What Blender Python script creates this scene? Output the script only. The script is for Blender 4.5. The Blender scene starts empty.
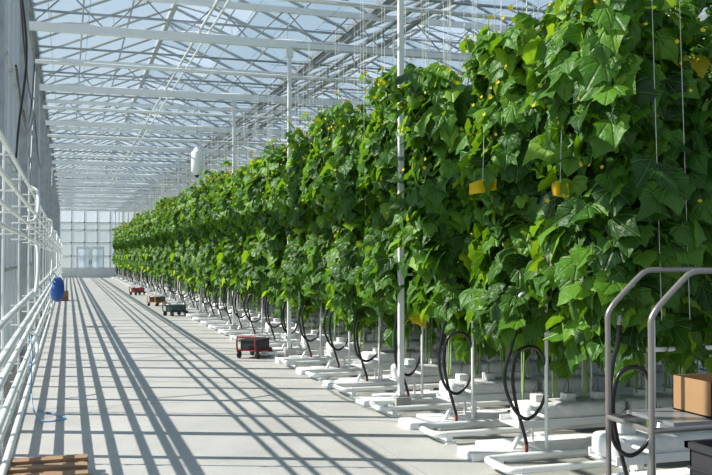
import bpy, math, random
import numpy as np
from mathutils import Vector, Matrix
random.seed(3)
scene = bpy.context.scene
COL = scene.collection

# ------------------------------------------------------------ materials
def mat(name, col, rough=0.6, metal=0.0, noise=None, bump=None, spec=0.5, trans=0.0):
    m = bpy.data.materials.new(name); m.use_nodes = True
    nt = m.node_tree; n = nt.nodes; l = nt.links
    b = n['Principled BSDF']
    b.inputs['Base Color'].default_value = (*col, 1)
    b.inputs['Roughness'].default_value = rough
    b.inputs['Metallic'].default_value = metal
    b.inputs['Specular IOR Level'].default_value = spec
    if noise:
        sc, col2 = noise
        tc = n.new('ShaderNodeTexCoord'); no = n.new('ShaderNodeTexNoise')
        no.inputs['Scale'].default_value = sc; no.inputs['Detail'].default_value = 5
        l.new(tc.outputs['Object'], no.inputs['Vector'])
        r = n.new('ShaderNodeValToRGB')
        r.color_ramp.elements[0].position = .35; r.color_ramp.elements[1].position = .65
        r.color_ramp.elements[0].color = (*col, 1); r.color_ramp.elements[1].color = (*col2, 1)
        l.new(no.outputs['Fac'], r.inputs['Fac']); l.new(r.outputs['Color'], b.inputs['Base Color'])
    if bump:
        sc, st = bump
        tc = n.new('ShaderNodeTexCoord'); no = n.new('ShaderNodeTexNoise')
        no.inputs['Scale'].default_value = sc; no.inputs['Detail'].default_value = 4
        l.new(tc.outputs['Object'], no.inputs['Vector'])
        bm = n.new('ShaderNodeBump'); bm.inputs['Strength'].default_value = st
        bm.inputs['Distance'].default_value = 0.03
        l.new(no.outputs['Fac'], bm.inputs['Height']); l.new(bm.outputs['Normal'], b.inputs['Normal'])
    if trans>0:
        t = n.new('ShaderNodeBsdfTranslucent'); t.inputs[0].default_value=(*col,1)
        ms = n.new('ShaderNodeMixShader'); ms.inputs[0].default_value=trans
        l.new(b.outputs[0],ms.inputs[1]); l.new(t.outputs[0],ms.inputs[2]); l.new(ms.outputs[0],n['Material Output'].inputs[0])
    return m

def glass(name, tint, haze, hazecol):
    m = bpy.data.materials.new(name); m.use_nodes = True
    nt = m.node_tree; n = nt.nodes; l = nt.links
    n.remove(n['Principled BSDF']); out = n['Material Output']
    t = n.new('ShaderNodeBsdfTransparent'); t.inputs[0].default_value = (*tint, 1)
    d = n.new('ShaderNodeBsdfTranslucent'); d.inputs[0].default_value = (*hazecol, 1)
    g = n.new('ShaderNodeBsdfGlossy'); g.inputs['Roughness'].default_value = .05
    m1 = n.new('ShaderNodeMixShader'); m1.inputs[0].default_value = haze
    m2 = n.new('ShaderNodeMixShader'); m2.inputs[0].default_value = 0.05
    l.new(t.outputs[0], m1.inputs[1]); l.new(d.outputs[0], m1.inputs[2])
    l.new(m1.outputs[0], m2.inputs[1]); l.new(g.outputs[0], m2.inputs[2])
    l.new(m2.outputs[0], out.inputs[0])
    return m

M_white = mat('white_painted_steel', (.80,.81,.82), .35)
M_alu = mat('galvanised_steel', (.34,.36,.38), .35, .4, noise=(6,(.26,.28,.30)))
M_bar = mat('aluminium_glazing_bar', (.40,.43,.46), .4, .2)
M_post = mat('light_grey_post', (.72,.73,.73), .4)
M_steel = mat('brushed_steel', (.27,.25,.235), .33, .55)
M_pipe = mat('white_pipe', (.84,.85,.84), .25)
M_bag = mat('white_film', (.88,.88,.88), .4, noise=(9,(.76,.77,.77)), bump=(14,.6))
M_ground = mat('white_ground_cloth', (.38,.38,.36), .7, noise=(2.5,(.22,.23,.20)), bump=(8,.6))
M_black = mat('black_rubber', (.012,.012,.014), .3)
M_dark = mat('dark_plastic', (.03,.03,.035), .5)
M_red = mat('red_paint', (.26,.02,.02), .45)
M_orange = mat('orange_plastic', (.6,.25,.05), .45)
M_yellow = mat('yellow_card', (.98,.66,.01), .5, trans=.45)
M_blue = mat('blue_plastic', (.02,.10,.38), .45)
M_dgreen = mat('dark_green_plastic', (.02,.07,.06), .5)
M_curt = mat('curtain_fabric', (.76,.79,.82), .8, bump=(30,.4))
M_string = mat('twine', (.8,.8,.76), .8)
M_stem = mat('plant_stem', (.20,.34,.07), .5)
M_fruit = mat('cucumber_skin', (.05,.16,.02), .4, noise=(30,(.10,.26,.04)))
M_flower = mat('cucumber_flower', (1.0,.74,.03), .6, trans=.4)
M_conc_dk = mat('concrete_curb', (.40,.40,.39), .85, noise=(5,(.32,.32,.31)))
M_card = mat('cardboard', (.36,.21,.10), .8, noise=(3,(.30,.17,.08)))
M_outside = mat('outside_gravel', (.42,.43,.40), .9, noise=(.6,(.33,.37,.28)))
M_bluehose = mat('light_blue_hose',(.15,.4,.7),.4)
M_groof = glass('roof_glass', (.90,.96,.99), .07, (.85,.93,.98))
M_gwall = glass('wall_glass', (.95,.98,.99), .04, (.80,.90,.97))
M_gvent = glass('vent_glass', (.90,.95,1.0), .30, (.94,.96,.99))
M_gback = glass('back_glass', (.62,.68,.68), .30, (.75,.80,.78))

def wood():
    m = mat('rough_timber', (.42,.27,.15), .8)
    n = m.node_tree.nodes; l = m.node_tree.links
    tc = n.new('ShaderNodeTexCoord'); mp = n.new('ShaderNodeMapping'); mp.inputs['Scale'].default_value=(3,60,60)
    no = n.new('ShaderNodeTexNoise'); no.inputs['Scale'].default_value=1.5; no.inputs['Detail'].default_value=6
    r = n.new('ShaderNodeValToRGB'); r.color_ramp.elements[0].color=(.18,.10,.055,1); r.color_ramp.elements[1].color=(.44,.29,.17,1)
    l.new(tc.outputs['Object'],mp.inputs[0]); l.new(mp.outputs[0],no.inputs['Vector']); l.new(no.outputs['Fac'],r.inputs[0])
    l.new(r.outputs[0], n['Principled BSDF'].inputs['Base Color']); return m
M_wood = wood()

def concrete():
    m = mat('concrete_path', (.55,.54,.50), .62)
    n = m.node_tree.nodes; l = m.node_tree.links; b = n['Principled BSDF']
    tc = n.new('ShaderNodeTexCoord')
    a = n.new('ShaderNodeTexNoise'); a.inputs['Scale'].default_value=.9; a.inputs['Detail'].default_value=8; a.inputs['Roughness'].default_value=.65
    c = n.new('ShaderNodeTexNoise'); c.inputs['Scale'].default_value=45; c.inputs['Detail'].default_value=4
    r = n.new('ShaderNodeValToRGB'); r.color_ramp.elements[0].position=.3; r.color_ramp.elements[1].position=.7
    r.color_ramp.elements[0].color=(.47,.46,.44,1); r.color_ramp.elements[1].color=(.64,.625,.60,1)
    mx = n.new('ShaderNodeMixRGB'); mx.blend_type='MULTIPLY'; mx.inputs[0].default_value=.35
    l.new(tc.outputs['Object'],a.inputs['Vector']); l.new(tc.outputs['Object'],c.inputs['Vector'])
    l.new(a.outputs['Fac'],r.inputs[0]); l.new(r.outputs[0],mx.inputs[1]); l.new(c.outputs['Fac'],mx.inputs[2])
    l.new(mx.outputs[0],b.inputs['Base Color'])
    bp = n.new('ShaderNodeBump'); bp.inputs['Strength'].default_value=.2; bp.inputs['Distance'].default_value=.01
    l.new(c.outputs['Fac'],bp.inputs['Height']); l.new(bp.outputs[0],b.inputs['Normal'])
    return m
M_conc = concrete()

def leafmat():
    m = bpy.data.materials.new('cucumber_leaf'); m.use_nodes=True
    nt=m.node_tree; n=nt.nodes; l=nt.links; b=n['Principled BSDF']; out=n['Material Output']
    at=n.new('ShaderNodeAttribute'); at.attribute_name='leafv'
    r=n.new('ShaderNodeValToRGB'); cr=r.color_ramp
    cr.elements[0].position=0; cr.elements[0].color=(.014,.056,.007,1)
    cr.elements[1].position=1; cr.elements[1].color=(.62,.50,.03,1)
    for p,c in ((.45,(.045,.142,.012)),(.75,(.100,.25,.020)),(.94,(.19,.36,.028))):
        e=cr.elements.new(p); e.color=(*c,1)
    l.new(at.outputs['Fac'],r.inputs[0])
    uv=n.new('ShaderNodeUVMap'); uv.uv_map='leafuv'
    sp=n.new('ShaderNodeSeparateXYZ'); l.new(uv.outputs[0],sp.inputs[0])
    def math_(op,a,bv=None):
        k=n.new('ShaderNodeMath'); k.operation=op
        for i,v in enumerate((a,bv)):
            if v is None: continue
            if isinstance(v,(int,float)): k.inputs[i].default_value=v
            else: l.new(v,k.inputs[i])
        return k.outputs[0]
    x=math_('SUBTRACT',sp.outputs[0],.5); y=sp.outputs[1]
    ang=math_('ARCTAN2',x,y); f=math_('ADD',math_('DIVIDE',ang,.62),10.5)
    f=math_('ABSOLUTE',math_('SUBTRACT',math_('FRACT',f),.5))
    rad=math_('SQRT',math_('ADD',math_('MULTIPLY',x,x),math_('MULTIPLY',y,y)))
    d=math_('MULTIPLY',f,rad); v=math_('LESS_THAN',d,.014)
    mx=n.new('ShaderNodeMixRGB'); l.new(math_('MULTIPLY',v,.45),mx.inputs[0]); l.new(r.outputs[0],mx.inputs[1]); mx.inputs[2].default_value=(.28,.42,.10,1)
    l.new(mx.outputs[0],b.inputs['Base Color']); b.inputs['Roughness'].default_value=.42
    b.inputs['Specular IOR Level'].default_value=.4
    tr=n.new('ShaderNodeBsdfTranslucent')
    hs=n.new('ShaderNodeMixRGB'); hs.blend_type='MULTIPLY'; hs.inputs[0].default_value=1
    l.new(mx.outputs[0],hs.inputs[1]); hs.inputs[2].default_value=(3.2,2.4,.8,1)
    l.new(hs.outputs[0],tr.inputs[0])
    ms=n.new('ShaderNodeMixShader'); ms.inputs[0].default_value=.34
    l.new(b.outputs[0],ms.inputs[1]); l.new(tr.outputs[0],ms.inputs[2]); l.new(ms.outputs[0],out.inputs[0])
    tc=n.new('ShaderNodeTexCoord'); no=n.new('ShaderNodeTexNoise'); no.inputs['Scale'].default_value=38; no.inputs['Detail'].default_value=3
    l.new(tc.outputs['Object'],no.inputs['Vector'])
    hgt=math_('ADD',no.outputs['Fac'],math_('MULTIPLY',math_('MINIMUM',math_('MULTIPLY',d,12),1),.8))
    bp=n.new('ShaderNodeBump'); bp.inputs['Strength'].default_value=.7; bp.inputs['Distance'].default_value=.012
    l.new(hgt,bp.inputs['Height']); l.new(bp.outputs[0],b.inputs['Normal'])
    return m
M_leaf = leafmat()

# ------------------------------------------------------------ mesh builder
class MB:
    def __init__(s): s.v=[]; s.f=[]; s.m=[]; s.sm=[]; s.mats=[]
    def mi(s,m):
        if m not in s.mats: s.mats.append(m)
        return s.mats.index(m)
    def add(s,vs,fs,m,smooth=False):
        o=len(s.v); k=s.mi(m); s.v.extend([tuple(v) for v in vs])
        for f in fs: s.f.append(tuple(i+o for i in f)); s.m.append(k); s.sm.append(smooth)
    def box(s,x0,x1,y0,y1,z0,z1,m,bev=0):
        if bev<=0:
            vs=[(x0,y0,z0),(x1,y0,z0),(x1,y1,z0),(x0,y1,z0),(x0,y0,z1),(x1,y0,z1),(x1,y1,z1),(x0,y1,z1)]
            s.add(vs,[(0,3,2,1),(4,5,6,7),(0,1,5,4),(1,2,6,5),(2,3,7,6),(3,0,4,7)],m)
        else:
            import bmesh
            bm=bmesh.new(); bmesh.ops.create_cube(bm,size=1)
            for v in bm.verts:
                v.co.x=(x0+x1)/2+v.co.x*(x1-x0); v.co.y=(y0+y1)/2+v.co.y*(y1-y0); v.co.z=(z0+z1)/2+v.co.z*(z1-z0)
            bmesh.ops.bevel(bm,geom=bm.edges[:],offset=bev,segments=3,affect='EDGES',profile=.5)
            bm.verts.index_update()
            s.add([v.co[:] for v in bm.verts],[[v.index for v in f.verts] for f in bm.faces],m,True); bm.free()
    def tube(s,pts,r,m,seg=8,cap=True,closed=False):
        pts=[Vector(p) for p in pts]; n=len(pts); rs=r if isinstance(r,(list,tuple)) else [r]*n
        vs=[]; up=None
        for i,p in enumerate(pts):
            if closed: t=(pts[(i+1)%n]-pts[i-1])
            else: t=(pts[min(i+1,n-1)]-pts[max(i-1,0)])
            t.normalize()
            if up is None: up=Vector((0,0,1)) if abs(t.z)<.9 else Vector((1,0,0))
            a=t.cross(up)
            if a.length<1e-4: a=t.cross(Vector((0,1,0)))
            a.normalize(); b=a.cross(t).normalized(); up=b
            for k in range(seg):
                q=2*math.pi*k/seg; vs.append(p+(a*math.cos(q)+b*math.sin(q))*rs[i])
        fs=[]
        for i in range(n if closed else n-1):
            j=(i+1)%n
            for k in range(seg):
                k2=(k+1)%seg; fs.append((i*seg+k,j*seg+k,j*seg+k2,i*seg+k2))
        s.add(vs,fs,m,True)
        if cap and not closed:
            s.add(vs[:seg],[tuple(range(seg))],m); s.add(vs[-seg:],[tuple(range(seg))[::-1]],m)
    def bar(s,p,q,w,m):
        s.tube([p,q],w*.707,m,seg=4)
        for i in range(len(s.sm)-6,len(s.sm)): s.sm[i]=False
    def mesh(s,name):
        me=bpy.data.meshes.new(name); me.from_pydata(s.v,[],s.f)
        for m in s.mats: me.materials.append(m)
        me.polygons.foreach_set('material_index',s.m); me.polygons.foreach_set('use_smooth',s.sm); me.update()
        return me
    def obj(s,name,loc=(0,0,0)): return inst(s.mesh(name),name,loc)
def inst(me,name,loc=(0,0,0),rot=0,parent=None):
    o=bpy.data.objects.new(name,me); o.location=loc; o.rotation_euler=(0,0,rot); COL.objects.link(o)
    if parent: o.parent=parent
    return o
def smooth_path(P,n=8):
    P=[Vector(p) for p in P]; out=[]
    Q=[P[0]*2-P[1]]+P+[P[-1]*2-P[-2]]
    for i in range(1,len(Q)-2):
        for k in range(n):
            t=k/n; a,b,c,d=Q[i-1:i+3]
            out.append(.5*((2*b)+(c-a)*t+(2*a-5*b+4*c-d)*t*t+(3*b-a-3*c+d)*t**3))
    out.append(P[-1]); return out

# ------------------------------------------------------------ layout
XL=-0.68; XE=3.15; XR=15.9; Y0=-3.0; Y1=70.0
PITCH=1.35; ROW0=5.30; ROWX=3.42
TR=5.0; POSTY0=8.86
ROWS=[ROW0+i*PITCH for i in range(47)]
POSTS=[POSTY0+TR*i for i in range(-2,13)]
ZB=4.95; ZT=5.5; ZG=5.62; ZR=6.8
GX=[XL+5.5*i for i in range(4)]

# floor
b=MB(); b.box(XL-.1,XE,Y0,Y1,-.2,0,M_conc)
for y in range(-2,70,4): b.box(XL,XE,y-.006,y+.006,0,.0015,M_conc_dk)
b.box(2.5,2.512,Y0,Y1,0,.0015,M_conc_dk)
b.obj('floor')
b=MB(); b.box(XE,XR,Y0,Y1,-.2,-.01,M_ground); b.obj('ground_cloth')
b=MB(); b.box(-90,XL-.1,-20,130,-.4,-.15,M_outside); b.box(XL-.1,60,Y1+.3,130,-.4,-.15,M_outside); b.obj('ground_outside')

# left wall
b=MB()
b.box(XL-.08,XL+.05,Y0,Y1,0,.18,M_conc_dk)
b.add([(XL-.02,Y0,.2),(XL-.02,Y1,.2),(XL-.02,Y1,ZG),(XL-.02,Y0,ZG)],[(0,1,2,3)],M_gwall)
for z in (.22,1.45,2.75,3.9,5.5): b.box(XL-.045,XL+.015,Y0,Y1,z-.022,z+.022,M_bar)
y=POSTY0-TR*2
while y<Y1:
    if y>Y0: b.box(XL-.045,XL+.015,y-.042,y+.042,.2,ZG,M_bar)
    y+=1.0
for y in POSTS:
    b.box(XL+.0,XL+.11,y-.055,y+.055,0,ZG,M_alu)
    b.box(XL-.02,XL+.16,y-.1,y+.1,0,.02,M_alu)
for y in POSTS[3::4]:
    b.tube([(XL+.05,y,.3),(XL+.05,y+TR,5.3)],.014,M_alu,6); b.tube([(XL+.05,y+TR,.3),(XL+.05,y,5.3)],.014,M_alu,6)
b.obj('wall_left')
# right wall
b=MB(); b.add([(XR,Y0,0),(XR,Y1,0),(XR,Y1,ZG),(XR,Y0,ZG)],[(0,1,2,3)],M_gwall)
for z in (.2,1.9,3.7,5.5): b.box(XR-.03,XR+.03,Y0,Y1,z-.03,z+.03,M_alu)
for i in range(30): b.box(XR-.03,XR+.03,Y0+2.4*i,Y0+2.4*i+.05,0,ZG,M_alu)
b.obj('wall_right')

# back wall
b=MB(); yb=Y1
b.add([(XL,yb,.5),(XR,yb,.5),(XR,yb,4.1),(XL,yb,4.1)],[(0,1,2,3)],M_gback)
b.add([(XL,yb,4.1),(XR,yb,4.1),(XR,yb,ZG),(XL,yb,ZG)],[(0,1,2,3)],M_gvent)
b.box(XL,XR,yb-.06,yb+.08,0,.75,M_white)
x=XL
while x<XR:
    b.box(x-.05,x+.05,yb-.05,yb+.05,.5,ZG,M_white); x+=.92
for z in (1.6,2.6,3.55,4.1,5.5): b.box(XL,XR,yb-.05,yb+.05,z-.045,z+.045,M_white)
for i in range(3):
    a,c=GX[i],GX[i+1]; mid=(a+c)/2
    b.add([(a,yb,ZG),(c,yb,ZG),(mid,yb,ZR)],[(0,1,2)],M_gvent)
b.obj('wall_back')
b=MB()
for x0 in (.6,1.6):
    b.box(x0,x0+.98,yb-.14,yb-.08,0,.7,M_white)
    for (u0,u1) in ((0,.1),(.88,.98)): b.box(x0+u0,x0+u1,yb-.14,yb-.08,.7,2.3,M_white)
    b.box(x0+.1,x0+.88,yb-.14,yb-.08,2.15,2.3,M_white)
    b.box(x0+.1,x0+.88,yb-.115,yb-.105,.7,2.15,M_gvent)
b.box(1.5,1.53,yb-.2,yb-.14,1.0,1.3,M_dark); b.box(1.65,1.68,yb-.2,yb-.14,1.0,1.3,M_dark)
b.obj('door_1')

# roof
b=MB()
for i in range(3):
    a,c=GX[i],GX[i+1]; mid=(a+c)/2
    b.add([(a,Y0,ZG),(a,Y1,ZG),(mid,Y1,ZR),(mid,Y0,ZR)],[(0,1,2,3)],M_groof)
    b.add([(c,Y0,ZG),(c,Y1,ZG),(mid,Y1,ZR),(mid,Y0,ZR)],[(0,3,2,1)],M_groof)
    y=Y0+.3
    while y<Y1:
        b.bar((a,y,ZG-.03),(mid,y,ZR-.03),.045,M_bar); b.bar((c,y,ZG-.03),(mid,y,ZR-.03),.045,M_bar); y+=1.2
    b.box(mid-.05,mid+.05,Y0,Y1,ZR-.08,ZR+.04,M_bar)
    for q in (.33,.66):
        for s0 in (a,c):
            xx=s0+(mid-s0)*q; zz=ZG+(ZR-ZG)*q-.09
            b.tube([(xx,Y0,zz),(xx,Y1,zz)],.018,M_bar,6)
for g in GX:
    b.box(g-.11,g+.11,Y0,Y1,ZG-.04,ZG-.02,M_alu)
    b.box(g-.12,g-.10,Y0,Y1,ZG-.04,ZG+.08,M_alu); b.box(g+.10,g+.12,Y0,Y1,ZG-.04,ZG+.08,M_alu)
    b.box(g-.05,g+.05,Y0,Y1,ZG-.12,ZG-.04,M_alu)
b.obj('ceiling')
b=MB(); L=1.5
b.add([(0,0,0),(0,2.36,0),(L,2.36,-.33),(L,0,-.33)],[(0,1,2,3)],M_gvent)
for y in (0,1.18,2.36): b.bar((0,y,0),(L,y,-.33),.035,M_bar)
b.bar((L,0,-.33),(L,2.36,-.33),.04,M_bar); b.bar((0,0,0),(0,2.36,0),.04,M_bar)
b.tube([(L,1.18,-.33),(L*.7,1.18,-.85)],.012,M_alu,6)
vm=b.mesh('roof_vent')
for i in range(3):
    mid=(GX[i]+GX[i+1])/2
    for j in range(14):
        inst(vm,'roof_vent',(mid+.03,Y0+.3+4.8*j+1.2,ZR+.04))

# trusses
b=MB()
x0,x1=XL+.12,XR-.1
b.box(x0,x1,-.045,.045,ZB-.06,ZB+.06,M_white); b.box(x0,x1,-.04,.04,ZT-.045,ZT+.045,M_white)
n=30; dx=(x1-x0)/n
for i in range(n):
    a=x0+i*dx
    za,zb=(ZB,ZT) if i%2==0 else (ZT,ZB)
    b.tube([(a,0,za),(a+dx,0,zb)],.012,M_alu,6)
for g in GX: b.box(g-.04 if g>0 else g+.06,g+.04 if g>0 else g+.12,-.04,.04,ZT,ZG-.1,M_white)
tm=b.mesh('roof_truss')
for y in POSTS: inst(tm,'roof_truss',(0,y,0))
b=MB(); random.seed(5)
N=60
yy=.18; zz=ZB+.1
for k in range(5):
    pts=[]
    for i in range(N+1):
        x=x0+.3+(x1-x0-.5)*i/N
        pts.append((x,yy+.025*math.sin(i*1.3+k*2)+(k-2)*.035,zz-.02+.025*math.sin(i*.9+k)-(.03 if i%3==0 else 0)))
    b.tube(pts,.03,M_curt,6)
for x in np.arange(x0+.3,x1,.9): b.tube([(x,.18,zz+.04),(x,.18,ZB+.28)],.004,M_alu,4)
b.tube([(x0,.18,ZB+.28),(x1,.18,ZB+.28)],.012,M_alu,6)
cm=b.mesh('shade_curtain')
for y in POSTS: inst(cm,'shade_curtain',(0,y,0))
b=MB()
for y in POSTS:
    b.tube([(x0,y+2.5,ZB+.0),(x1,y+2.5,ZB+.0)],.035,M_white,8)
    b.tube([(x0,y+1.2,ZT),(x1,y+1.2,ZT)],.022,M_alu,6)
    b.tube([(x0,y+3.8,ZT),(x1,y+3.8,ZT)],.022,M_alu,6)
b.obj('curtain_support_tubes')
b=MB()
for x in np.arange(XL+.4,XR,.55): b.tube([(x,Y0,ZB+.09),(x,Y1-.1,ZB+.09)],.004,M_alu,4)
for x in (1.9,2.05,8.2): b.tube([(x,Y0,ZB+.1),(x,Y1-.1,ZB+.1)],.02,M_white,6)
gx=4.75
b.tube([(gx-.16,Y0,ZB+.12),(gx-.16,Y1-.1,ZB+.12)],.040,M_alu,6); b.tube([(gx+.16,Y0,ZB+.12),(gx+.16,Y1-.1,ZB+.12)],.040,M_alu,6)
y=Y0; s=1
while y<Y1-.9:
    b.tube([(gx-.16*s,y,ZB+.12),(gx+.16*s,y+.8,ZB+.12)],.014,M_alu,5); y+=.8; s=-s
b.obj('overhead_wires_and_pipes')

# posts
b=MB()
b.box(-.027,.027,-.027,.027,.12,ZB-.06,M_post); b.box(-.08,.08,-.08,.08,-.01,.13,M_conc_dk)
b.box(-.05,.05,-.05,.05,.13,.145,M_alu); b.box(-.05,.05,-.04,.04,ZB-.2,ZB-.06,M_post)
for z in (1.5,2.6): b.box(-.033,.033,-.033,.033,z,z+.04,M_alu)
pm=b.mesh('support_post')
for y in POSTS:
    if y>3: inst(pm,'support_post',(3.33,y,0))
    inst(pm,'support_post',(10.3,y,0))

# heating pipe bank on left wall
b=MB()
PX=XL+.24
zs=[.14,.34,.52,.72,.92,1.12,1.80,1.97,2.14,2.42]
for i,z in enumerate(zs):
    xx=PX+(0 if i%2 else .03)
    b.tube([(xx,Y0,z),(xx,Y1-.4,z)],.028 if z<1.5 else .019,M_pipe,10)
for y in np.arange(Y0+.9,Y1-1,2.4):
    b.tube([(PX-.04,y,.0),(PX-.04,y,2.5)],.012,M_white,6)
    for i,z in enumerate(zs):
        b.tube([(XL+.12,y,z-.03),(PX+.03,y,z-.03)],.008,M_white,5)
for y in np.arange(1.2,Y1-4,9.6):
    for (za,zb) in ((.34,.72),(1.12,1.8),(1.97,2.42)):
        b.tube(smooth_path([(PX+.01,y,za),(PX+.09,y+.08,za+.06),(PX+.11,y+.25,(za+zb)/2),(PX+.09,y+.42,zb-.06),(PX+.01,y+.5,zb)],5),.02,M_pipe,8)
b.obj('heating_pipe_bank')

# black cables
b=MB()
P1,P2,P3=POSTS[2],POSTS[3],POSTS[4]
for (ya,za,yc,zc) in ((P1+.2,3.4,P2,3.7),(P1+.6,4.4,P2,3.9),(P2,3.7,P3,3.5),(P1+1.7,3.2,P2,4.4)):
    P=[(XL+.2,ya+(yc-ya)*t,za+(zc-za)*t-.45*math.sin(math.pi*t)) for t in (0,.2,.4,.6,.8,1)]
    b.tube(smooth_path(P,5),.013,M_black,6)
b.tube(smooth_path([(XL+.2,9.5,4.4),(XL+.28,9.4,3.6),(XL+.2,9.6,2.9),(XL+.18,9.5,2.5)],6),.013,M_black,6)
b.obj('black_electric_cable')

# ------------------------------------------------------------ cucumber rows
H=[(0,.08),(.15,-.07),(.36,-.03),(.55,.18),(.45,.38),(.49,.56),(.30,.70),(.17,.86),(0,1.05)]
OUT=np.array(H+[(-x,y) for x,y in H[-2:0:-1]]); K=len(OUT)
CEN=np.array([0,.40])
INN=CEN+(OUT-CEN)*.55
L2=np.vstack([CEN[None],INN,OUT])
Fq=[]
for i in range(K):
    j=(i+1)%K
    Fq.append((0,1+i,1+j)); Fq.append((1+i,1+K+i,1+K+j)); Fq.append((1+i,1+K+j,1+j))
Fq=np.array(Fq)
def leafz(rng,n):
    x=L2[:,0][None]; y=L2[:,1][None]
    f=rng.uniform(.05,.55,(n,1)); dr=rng.uniform(.05,.7,(n,1)); cp=rng.uniform(.2,1.1,(n,1))
    z=f*np.abs(x)-cp*x*x-dr*(y-.1)**2*np.sign(y-.1)
    w=np.zeros((n,len(L2))); w[:,1+K:]=rng.uniform(-.08,.08,(n,K)); w[:,1:1+K]=rng.uniform(-.025,.025,(n,K))
    return z+w
def norm(a): return a/np.linalg.norm(a,axis=1,keepdims=True)
def row_mesh(seed,LEN=3.6,extra=0.0):
    rng=np.random.default_rng(seed)
    ph=rng.uniform(0,6.28,8)
    def zt(x): return 3.40+extra+.10*np.sin(x*2.1+ph[0])+.08*np.sin(x*5.3+ph[1])
    def zb(x,s): return .98+.08*np.sin(x*3.1+ph[2]+s)+.10*np.sin(x*7.7+ph[3]*s)
    def hh(x,z,s): return .41+.09*np.sin(x*4+z*2.3+ph[4]+s)+.08*np.sin(z*4.1-x*2+ph[5]*s)-.14*np.clip((z-2.9-extra),0,1)-.10*np.clip(1.4-z,0,1)
    P=[];Nn=[];T=[];S=[];V=[]
    def push(p,n,t,s,v): P.append(p);Nn.append(n);T.append(t);S.append(s);V.append(v)
    n=2850
    x=LEN*rng.uniform(0,1,n)**1.4; s=rng.choice([-1.,1.],n); u=rng.uniform(0,1,n)
    z=zb(x,s)+(zt(x)-zb(x,s))*u
    y=s*hh(x,z,s)*rng.uniform(.05,1.12,n)**.65
    x=x+.14*np.clip(1.5-z,0,1)
    p=np.stack([x,y,z],1)
    nn=np.stack([rng.normal(-.2,.55,n),s*rng.uniform(.0,1.0,n)-.1,rng.uniform(.0,1.1,n)],1)
    t=np.stack([rng.normal(-.1,.55,n),s*.5+rng.normal(0,.4,n),rng.normal(-.7,.4,n)],1)
    sz=rng.uniform(.09,.225,n)*(1-.35*np.clip((z-2.9)/.7,0,1))
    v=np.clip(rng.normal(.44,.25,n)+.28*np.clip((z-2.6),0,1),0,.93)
    yl=rng.uniform(0,1,n)<.012; v[yl]=rng.uniform(.95,1,yl.sum())
    push(p,nn,t,sz,v)
    n=560
    z=zb(np.zeros(n),1)+(zt(np.zeros(n))-.98)*rng.uniform(0,1,n); y=rng.uniform(-.46,.46,n)
    x=-.02-.22*rng.uniform(0,1,n)+.08*np.sin(z*5+ph[6])+.35*y*y+.12*np.clip(z-2.9-extra,0,1)+.16*np.clip(1.6-z,0,1)
    p=np.stack([x,y,z],1)
    nn=np.stack([rng.uniform(-1.1,-.1,n),y*1.3+rng.normal(-.1,.5,n),rng.uniform(.05,1.1,n)],1)
    t=np.stack([rng.normal(-.4,.4,n),y+rng.normal(0,.5,n),rng.normal(-.75,.35,n)],1)
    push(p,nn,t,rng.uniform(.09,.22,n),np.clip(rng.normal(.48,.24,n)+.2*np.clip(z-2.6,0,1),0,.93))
    mb=MB()
    def flower(c,o,R):
        o=o.normalized(); a=o.orthogonal().normalized(); d=o.cross(a); vs=[c]; fs=[]
        for q in range(10):
            rr_=(R if q%2==0 else R*.6); an=q*math.pi/5
            vs.append(c+o*(R*.8 if q%2==0 else R*.5)+(a*math.cos(an)+d*math.sin(an))*rr_)
        for q in range(10): fs.append((0,1+q,1+(q+1)%10))
        mb.add(vs,fs,M_flower)
    for k in range(50):
        bx=-.15+(LEN+.1)*rng.uniform(0,1)**1.3; by=rng.uniform(-.4,.4); hz=rng.uniform(.15,.5)
        dxy=rng.normal(0,.14,2); base=zt(bx)-.22
        pts=[(bx+dxy[0]*q,by+dxy[1]*q,base+hz*q) for q in (0,.5,1)]
        mb.tube(pts,.005,M_stem,5)
        m=8; q=rng.uniform(.1,1,m)
        p=np.stack([bx+dxy[0]*q,by+dxy[1]*q,base+hz*q],1)
        a=rng.uniform(0,6.28,m); o=np.stack([np.cos(a),np.sin(a),np.zeros(m)],1)
        push(p+o*.02,o*.5+np.array([0,0,.8]),o+np.array([0,0,-.4])+rng.normal(0,.2,(m,3)),rng.uniform(.06,.14,m),rng.uniform(.5,.93,m))
        if k%2==0: flower(Vector((bx+dxy[0],by+dxy[1]-.03,base+hz)),Vector((-.5,-1,.2)),.025)
    for k in range(14):
        bx=rng.uniform(.0,LEN); by=rng.choice([-1,1])*rng.uniform(.1,.35); m=7; q=rng.uniform(0,1,m)
        p=np.stack([bx+rng.normal(0,.05,m),by+rng.normal(0,.05,m),1.05-.35*q],1); a=rng.uniform(0,6.28,m)
        o=np.stack([np.cos(a),np.sin(a),np.zeros(m)],1)
        push(p,o+np.array([0,0,.5]),o*.4+np.array([0,0,-1.]),rng.uniform(.12,.2,m),rng.uniform(.3,.7,m))
    P=np.vstack(P);Nn=norm(np.vstack(Nn));T=np.vstack(T);S=np.concatenate(S);V=np.concatenate(V)
    T=norm(T-Nn*(T*Nn).sum(1,keepdims=True)); R=np.cross(T,Nn)
    n=len(P); Z=leafz(rng,n); wx=rng.uniform(.95,1.2,(n,1,1))
    lv=(P[:,None,:]+S[:,None,None]*(L2[None,:,0,None]*R[:,None,:]*wx+L2[None,:,1,None]*T[:,None,:]+Z[:,:,None]*Nn[:,None,:]))
    nv=len(L2)
    LV=lv.reshape(-1,3); LF=(Fq[None]+(np.arange(n)*nv)[:,None,None]).reshape(-1,3)
    for i in range(0,n,3):
        p=Vector(P[i]); st=Vector((p.x+.06*math.sin(i),p.y*.35,p.z-.04))
        mid=(p+st)/2+Vector((0,0,.05)); mb.tube([st,mid,p],.0035,M_stem,3,cap=False)
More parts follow.
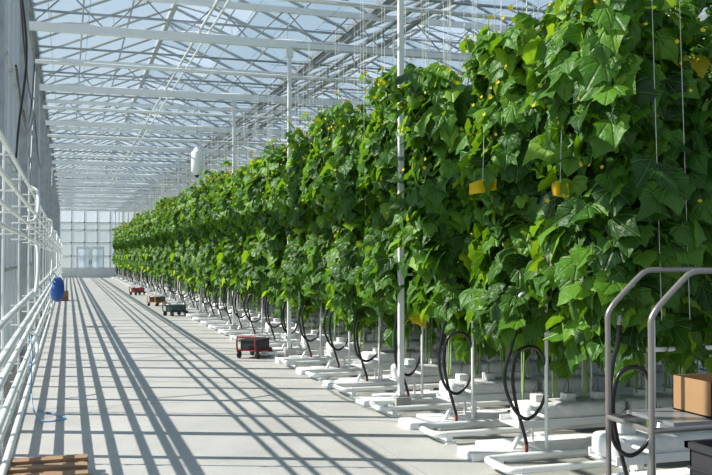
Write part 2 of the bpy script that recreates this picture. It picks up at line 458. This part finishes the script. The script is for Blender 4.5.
    for k in range(13):
        for s_ in (-1,1):
            bx=.05+k*.28+(.12 if s_>0 else 0); by=.09*s_
            pts=[(bx+.03*math.sin(q*5+k),by+.03*math.sin(q*4+k*2+s_),.44+q*2.9) for q in np.linspace(0,1,9)]
            mb.tube(pts,.008,M_stem,5)
            mb.tube([(bx,by,.5),(bx+.01,by*1.3,ZB-.1)],.0025,M_string,4,cap=False)
    for k in range(2):
        bx=rng.uniform(-.05,.9)
        mb.tube([(bx,-.54,1.2),(bx,-.4,ZB-.1)],.0022,M_string,4,cap=False)
    mb.tube([(-.15,-.2,ZB-.1),(LEN,-.2,ZB-.1)],.004,M_alu,4); mb.tube([(-.15,.2,ZB-.1),(LEN,.2,ZB-.1)],.004,M_alu,4)
    for k in range(34):
        bx=rng.uniform(-.05,LEN*.8); s_=rng.choice([-1,1]); bz=rng.uniform(1.1,2.4); by=s_*rng.uniform(.25,.48)
        ln=rng.uniform(.12,.26); c=rng.uniform(-.03,.03)
        pts=[(bx+c*math.sin(q*3.1),by,bz-ln*q) for q in (0,.08,.3,.6,.88,1)]
        mb.tube(pts,[.004,.012,.018,.019,.014,.004],M_fruit,8)
        mb.tube([(bx,by,bz),(bx,by*.5,bz+.05)],.004,M_stem,4)
    for k in range(80):
        if k%3==0: bx=-.24+rng.uniform(-.05,.05); by=rng.uniform(-.4,.4); o=Vector((-1,-.3,.2))
        else:
            bx=rng.uniform(0,LEN*.7); by=-(.51+rng.uniform(-.03,.08))if rng.uniform()<.75 else .5; o=Vector((-.2,np.sign(by),.3))
        bz=1.2+2.3*rng.uniform(0,1)**.45
        flower(Vector((bx,by,bz)),o+Vector(rng.normal(0,.5,3)),rng.uniform(.014,.024))
    me=bpy.data.meshes.new('cucumber_plant_row')
    ov=len(mb.v)
    tot_v=np.vstack([np.array(mb.v,dtype=float),LV])
    faces=mb.f; nl_mb=sum(len(f) for f in faces); nfl=len(LF)
    me.vertices.add(len(tot_v)); me.vertices.foreach_set('co',tot_v.ravel())
    loops=np.concatenate([np.fromiter((i for f in faces for i in f),dtype=np.int32,count=nl_mb),(LF+ov).ravel().astype(np.int32)])
    sizes=np.concatenate([np.array([len(f) for f in faces]),np.full(nfl,3)])
    starts=np.concatenate([[0],np.cumsum(sizes)[:-1]]).astype(np.int32)
    me.loops.add(len(loops)); me.loops.foreach_set('vertex_index',loops)
    me.polygons.add(len(sizes)); me.polygons.foreach_set('loop_start',starts)
    mb.mi(M_leaf)
    for m in mb.mats: me.materials.append(m)
    li=mb.mats.index(M_leaf)
    me.update(calc_edges=True)
    me.polygons.foreach_set('material_index',np.concatenate([np.array(mb.m),np.full(nfl,li)]).astype(np.int32))
    me.polygons.foreach_set('use_smooth',np.ones(len(sizes),dtype=bool))
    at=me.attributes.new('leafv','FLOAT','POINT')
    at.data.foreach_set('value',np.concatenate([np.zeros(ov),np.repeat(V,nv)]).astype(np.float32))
    uvl=me.uv_layers.new(name='leafuv')
    uva=np.zeros((len(loops),2),dtype=np.float32)
    loc=np.tile(L2,(n,1)); uva[nl_mb:]=loc[LF.ravel()]+np.array([.5,0])
    uvl.data.foreach_set('uv',uva.ravel())
    me.update(); me.validate()
    return me
RM=[row_mesh(s) for s in (11,12,13,14,15)]
RN=[row_mesh(21,extra=.15),row_mesh(22,extra=-.13),row_mesh(23,extra=0.0)]
rr=random.Random(8)
for i,y in enumerate(ROWS):
    me=RN[i] if i<3 else RM[(i*2+i//5)%5]
    o=inst(me,'cucumber_plant_row',(ROWX+rr.uniform(-.04,.04),y,0))
    if i>3: o.scale=(1,1,rr.uniform(.985,1.015))

def gutter_mesh(seed):
    r=random.Random(seed); b=MB()
    b.box(.02,3.6,-.16,.16,.22,.235,M_white); b.box(.02,3.6,-.17,-.155,.22,.28,M_white); b.box(.02,3.6,.155,.17,.22,.28,M_white)
    for x in np.arange(.3,3.6,1.1):
        b.tube([(x,-.12,-.01),(x,-.12,.22)],.012,M_white,6); b.tube([(x,.12,-.01),(x,.12,.22)],.012,M_white,6)
    x=.0+r.uniform(0,.1)
    while x<3.4:
        L=.95; b.box(x,x+L,-.15,.15,.236,.40,M_bag,.045)
        for q in (.2,.5,.8):
            b.box(x+L*q-.05,x+L*q+.05,-.05,.05,.39,.46,M_bag,.01)
            b.tube(smooth_path([(x+L*q,.0,.46),(x+L*q+.03,.05,.55),(x+L*q+.05,.16,.45),(x+L*q+.05,.18,.34)],4),.003,M_black,4)
        x+=L+.05
    b.box(-.15,3.6,-.30,.30,-.02,.05,M_bag,.02)
    b.box(-.42,.1,-.24,.06,-.005,.065,M_bag,.015)
    b.tube([(.1,.18,.30),(3.6,.18,.30)],.009,M_black,6)
    b.tube([(.1,-.18,.20),(.0,-.18,.14),(-.05,-.18,.05)],.02,M_pipe,8)
    return b.mesh('grow_bag_gutter')
GM=[gutter_mesh(s) for s in (1,2,3)]
for i,y in enumerate(ROWS): inst(GM[i%3],'grow_bag_gutter',(ROWX-.0,y,0))
b=MB()
for s_ in (-1,1): b.tube([(3.5,s_*.20,.075),(-.28,s_*.20,.075)],.027,M_pipe,10)
b.tube(smooth_path([(-.28,-.20,.075),(-.36,-.18,.075),(-.38,-.1,.075),(-.38,.1,.075),(-.36,.18,.075),(-.28,.20,.075)],5),.027,M_pipe,10)
for x in (-.25,.7,1.7,2.7):
    b.box(x-.05,x+.05,-.25,.25,-.01,.012,M_white)
    for s_ in (-1,1): b.box(x-.02,x+.02,s_*.20-.02,s_*.20+.02,.012,.055,M_white)
rm=b.mesh('heating_pipe_rail')
for y in [ROW0-PITCH]+ROWS[:-1]: inst(rm,'heating_pipe_rail',(ROWX-.05,y+PITCH/2,0))
def hose(seed):
    r=random.Random(seed); b=MB(); j=lambda a:r.uniform(-a,a)
    top=1.33+j(.06); y0=-.38; u=.12
    b.tube(smooth_path([(.24,y0,.10),(.24,y0,.5),(.24,y0,top-.08),(.21,y0,top),(.12,y0,top+.02),(.02,y0,top),(-.01,y0,top-.1)],5),.015,M_pipe,8)
    b.tube([(.24,y0,.34),(.24,.1,.34)],.014,M_pipe,8)
    dx=j(.03)
    b.tube(smooth_path([(-.01,y0,top-.08),(-.02,y0,1.05),(-.05,y0+.01,.80+u),(-.09+dx,y0+.02,.54+u),(-.03,y0+.03,.30+u),(.10,y0+.03,.21+u),(.23+j(.03),y0+.02,.34+u),(.25,y0+.01,.58+u),(.16,y0,.76+u),(.02,y0+.03,.74+u),(-.03,y0+.04,.56+u),(.0,y0+.05,.34+u),(.08,y0+.07,.22),(.12,y0+.1,.12)],6),.0145,M_black,8)
    b.tube([(-.01,y0,top-.12),(-.01,y0,top-.06)],.021,M_alu,8)
    b.tube([(.2,y0,1.0),(2.8,y0,1.0)],.016,M_pipe,8)
    b.tube([(1.5,y0,1.0),(1.5,y0,.05)],.012,M_pipe,6)
    b.tube([(.12,y0+.1,.13),(.12,y0+.1,.05)],.014,M_red,8)
    return b.mesh('water_hose_loop')
HM=[hose(s) for s in (1,2,3,4)]
for i,y in enumerate(ROWS): inst(HM[(i*3)%4],'water_hose_loop',(ROWX-.05+rr.uniform(-.05,.05),y,0))

# crumpled yellow sticky trap
def trap(x,y,z,rot,w=.13,tilt=.25):
    b=MB(); vs=[]; fs=[]; nx,nz=8,4
    for i in range(nx+1):
        for j in range(nz+1):
            u=i/nx-.5; v=j/nz-.5
            hw=.11*(1-.35*abs(u)*2*(1 if v>0 else .3))
            vs.append((u*2*w, .03*math.sin(u*9)+.02*math.sin(v*5+u*4), v*hw+u*tilt*w*.6))
    for i in range(nx):
        for j in range(nz): a=i*(nz+1)+j; fs.append((a,a+nz+1,a+nz+2,a+1))
    b.add(vs,fs,M_yellow,True)
    b.tube([(0,0,.04),(.01,0,.4)],.002,M_string,4)
    inst(b.mesh('yellow_sticky_trap'),'yellow_sticky_trap',(x,y,z),rot)
trap(3.10,6.42,2.15,-.4,.105,.5)
trap(3.14,5.32,2.05,-.7,.06,-.6)

# ------------------------------------------------------------ trolley with handrails
b=MB()
def rail(y,xf,xb,xh):
    b.tube(smooth_path([(xf,y,.12),(xf,y,.6),(xf,y,1.15),(xf,y,1.24),(xf+.025,y,1.29),(xf+.07,y,1.34),(xf+.22,y,1.475),(xf+.27,y,1.505),(xf+.34,y,1.515),(xh-.12,y,1.515),(xh-.04,y,1.49),(xh,y,1.42),(xh,y,1.2),(xh,y,.64)],5),.017,M_steel,12)
    b.tube([(xf,y,.64),(xb,y,.64)],.017,M_steel,10)
    b.tube([(xf,y,.18),(xb,y,.18)],.017,M_steel,10); b.tube([(xb,y,.18),(xb,y,.64)],.017,M_steel,10)
ya,yb_=4.68,4.22
rail(ya,3.08,4.38,3.9); rail(yb_,3.05,4.38,3.9)
b.tube([(3.08,ya,.64),(3.05,yb_,.64)],.016,M_steel,8); b.tube([(3.08,ya,.2),(3.05,yb_,.2)],.016,M_steel,8)
b.box(3.2,4.4,yb_+.01,ya-.01,.655,.675,M_alu)
for x in (3.22,4.25):
    for y in (4.26,4.64): b.tube([(x,y-.03,.155),(x,y+.03,.155)],.055,M_black,16)
b.obj('platform_trolley')
def obox(b,x0,x1,y0,y1,z0,z1,t,m):
    b.box(x0,x1,y0,y1,z0,z0+t,m); b.box(x0,x1,y0,y0+t,z0,z1,m); b.box(x0,x1,y1-t,y1,z0,z1,m); b.box(x0,x0+t,y0,y1,z0,z1,m); b.box(x1-t,x1,y0,y1,z0,z1,m)
b=MB()
obox(b,3.49,3.86,4.27,4.62,.676,.88,.008,M_card)
b.add([(3.49,4.27,.88),(3.86,4.27,.88),(3.86,4.24,.80),(3.49,4.24,.80)],[(0,1,2,3)],M_card)
b.obj('cardboard_box')
b=MB(); X0=3.22
obox(b,X0,X0+.5,3.80,4.12,0.0,.58,.012,M_dark)
for z in (.15,.3,.45): b.box(X0-.01,X0+.51,3.79,4.13,z,z+.015,M_dark)
b.box(X0-.02,X0+.52,3.78,3.81,.56,.595,M_dark); b.box(X0-.02,X0+.52,4.11,4.14,.56,.595,M_dark); b.box(X0-.02,X0+.01,3.78,4.14,.56,.595,M_dark); b.box(X0+.49,X0+.52,3.78,4.14,.56,.595,M_dark)
b.obj('black_plastic_crate')

# pallet
b=MB(); x0,x1=-.38,.14
for i in range(6):
    y=6.35+i*.125; b.box(x0+rr.uniform(-.01,.01),x1+rr.uniform(-.02,.02),y,y+.105,.095,.117,M_wood)
for x in (x0+.0,x0+.22,x1-.1): b.box(x,x+.1,6.35,7.08,.0,.094,M_wood)
for i in range(0,6,2):
    y=6.35+i*.125; b.box(x0,x1,y,y+.105,.118,.138,M_wood)
b.obj('wooden_pallet')

def htrolley(x,y,mf,mc,name,rot=0,sc=1):
    b=MB()
    for s_ in (-1,1):
        b.tube([(-.35,s_*.2,.14),(.35,s_*.2,.14)],.018,mf,8); b.tube(smooth_path([(-.35,s_*.2,.14),(-.38,s_*.2,.3),(-.36,s_*.2,.42)],4),.018,mf,8)
        for x_ in (-.28,.28): b.tube([(x_,s_*.2-.02,.07),(x_,s_*.2+.02,.07)],.07,M_black,16); b.tube([(x_,s_*.2,.07),(x_,s_*.2,.14)],.012,mf,6)
    b.tube([(-.36,-.2,.42),(-.36,.2,.42)],.018,mf,8); b.box(-.35,.35,-.2,.2,.15,.17,mf)
    obox(b,-.28,.3,-.17,.17,.171,.36,.012,mc)
    b.box(-.3,.32,-.19,.19,.345,.365,mc)
    o=inst(b.mesh(name),name,(x,y,0),rot); o.scale=(sc,sc,sc)
htrolley(2.83,14.1,M_red,M_dark,'harvest_trolley',.9,.8)
htrolley(2.74,29.5,M_orange,M_dark,'harvest_trolley',.8,.8)
htrolley(2.76,24.5,M_dark,M_dgreen,'harvest_trolley',.5,.8)
htrolley(2.74,38,M_dark,M_red,'harvest_trolley',.6,.8)
b=MB()
for z in (.02,.13,.24):
    b.box(-.2,.2,-.3,-.285,z,z+.09,M_wood); b.box(-.2,.2,.285,.3,z,z+.09,M_wood); b.box(-.2,-.185,-.28,.28,z,z+.09,M_wood); b.box(.185,.2,-.28,.28,z,z+.09,M_wood)
for x in (-.18,.15):
    for y in (-.28,.25): b.box(x,x+.03,y,y+.03,0,.34,M_wood)
for i in range(4): b.box(-.2,.2,-.28+i*.14,-.28+i*.14+.11,.0,.018,M_wood)
b.box(-.17,.17,-.26,.26,.2,.27,M_orange,.02)
b.obj('wooden_crate',(-.17,34,0))
# blue bag bulging off the pipes
b=MB()
rings=[(1.12,.04,.05),(1.06,.10,.16),(.95,.13,.24),(.80,.15,.28),(.66,.13,.25),(.58,.06,.12),(.56,.01,.02)]
vs=[];fs=[];S_=14
for k,(z,rx,ry) in enumerate(rings):
    for q in range(S_):
        a=2*math.pi*q/S_; w_=1+.12*math.sin(3*a+k)
        vs.append((PX+.22+rx*math.cos(a)*w_,ry*math.sin(a)*w_,z))
for k in range(len(rings)-1):
    for q in range(S_): fs.append((k*S_+q,(k+1)*S_+q,(k+1)*S_+(q+1)%S_,k*S_+(q+1)%S_))
b.add(vs,fs,M_blue,True)
b.tube(smooth_path([(PX+.22,.04,1.1),(PX+.15,.02,1.2),(PX+.06,0,1.19),(PX+.05,-.02,1.1),(PX+.08,-.03,1.0)],5),.01,M_blue,6)
b.obj('blue_plastic_bag',(0,21.5,0))
b=MB()
b.tube(smooth_path([(PX+.07,10.2,.75),(PX+.09,10.0,.6),(PX+.09,9.8,.35),(PX+.12,9.5,.1),(PX+.22,9.2,.012),(PX+.42,9.3,.012),(PX+.3,9.6,.012),(PX+.16,9.9,.012)],8),.007,M_bluehose,8)
b.obj('blue_garden_hose')
b=MB()
b.tube([(0,0,0),(0,0,.06),(0,0,.08),(0,0,.5),(0,0,.54),(0,0,.62)],[.06,.11,.13,.13,.09,.03],M_white,16)
b.tube([(0,0,.62),(0,0,ZB-3.35)],.006,M_alu,6)
b.tube([(0,0,-.06),(0,0,0)],[.03,.06],M_dark,12)
b.obj('hanging_sulphur_evaporator',(2.72,20.1,3.4))

# ------------------------------------------------------------ light
w=bpy.data.worlds.new('sky'); scene.world=w; w.use_nodes=True
n=w.node_tree.nodes; l=w.node_tree.links; bg=n['Background']
tc=n.new('ShaderNodeTexCoord'); sp=n.new('ShaderNodeSeparateXYZ'); r=n.new('ShaderNodeValToRGB')
r.color_ramp.elements[0].position=0; r.color_ramp.elements[0].color=(.74,.84,.90,1)
r.color_ramp.elements[1].position=.8; r.color_ramp.elements[1].color=(.26,.43,.68,1)
e=r.color_ramp.elements.new(.28); e.color=(.54,.71,.87,1)
l.new(tc.outputs['Generated'],sp.inputs[0]); l.new(sp.outputs['Z'],r.inputs[0]); l.new(r.outputs[0],bg.inputs[0])
bg.inputs['Strength'].default_value=.80
sd=bpy.data.lights.new('sun','SUN'); sd.energy=7.8; sd.angle=math.radians(.5); sd.color=(1,.94,.84)
so=bpy.data.objects.new('sun',sd); COL.objects.link(so); so.location=(-20,20,30)
so.rotation_euler=Vector((1,-.38,-.90)).to_track_quat('-Z','Y').to_euler()

# ------------------------------------------------------------ camera
cd=bpy.data.cameras.new('camera'); cam=bpy.data.objects.new('camera',cd); COL.objects.link(cam)
cd.sensor_width=36; cd.lens=900/712*36; cd.clip_end=400; cd.clip_start=.05
cam.location=(0,0,1.6)
cam.rotation_euler=(math.radians(90+math.degrees(math.atan(18.5/900))),0,-math.atan(288/900))
scene.camera=cam
scene.view_settings.view_transform='Standard'
scene.view_settings.exposure=0.0
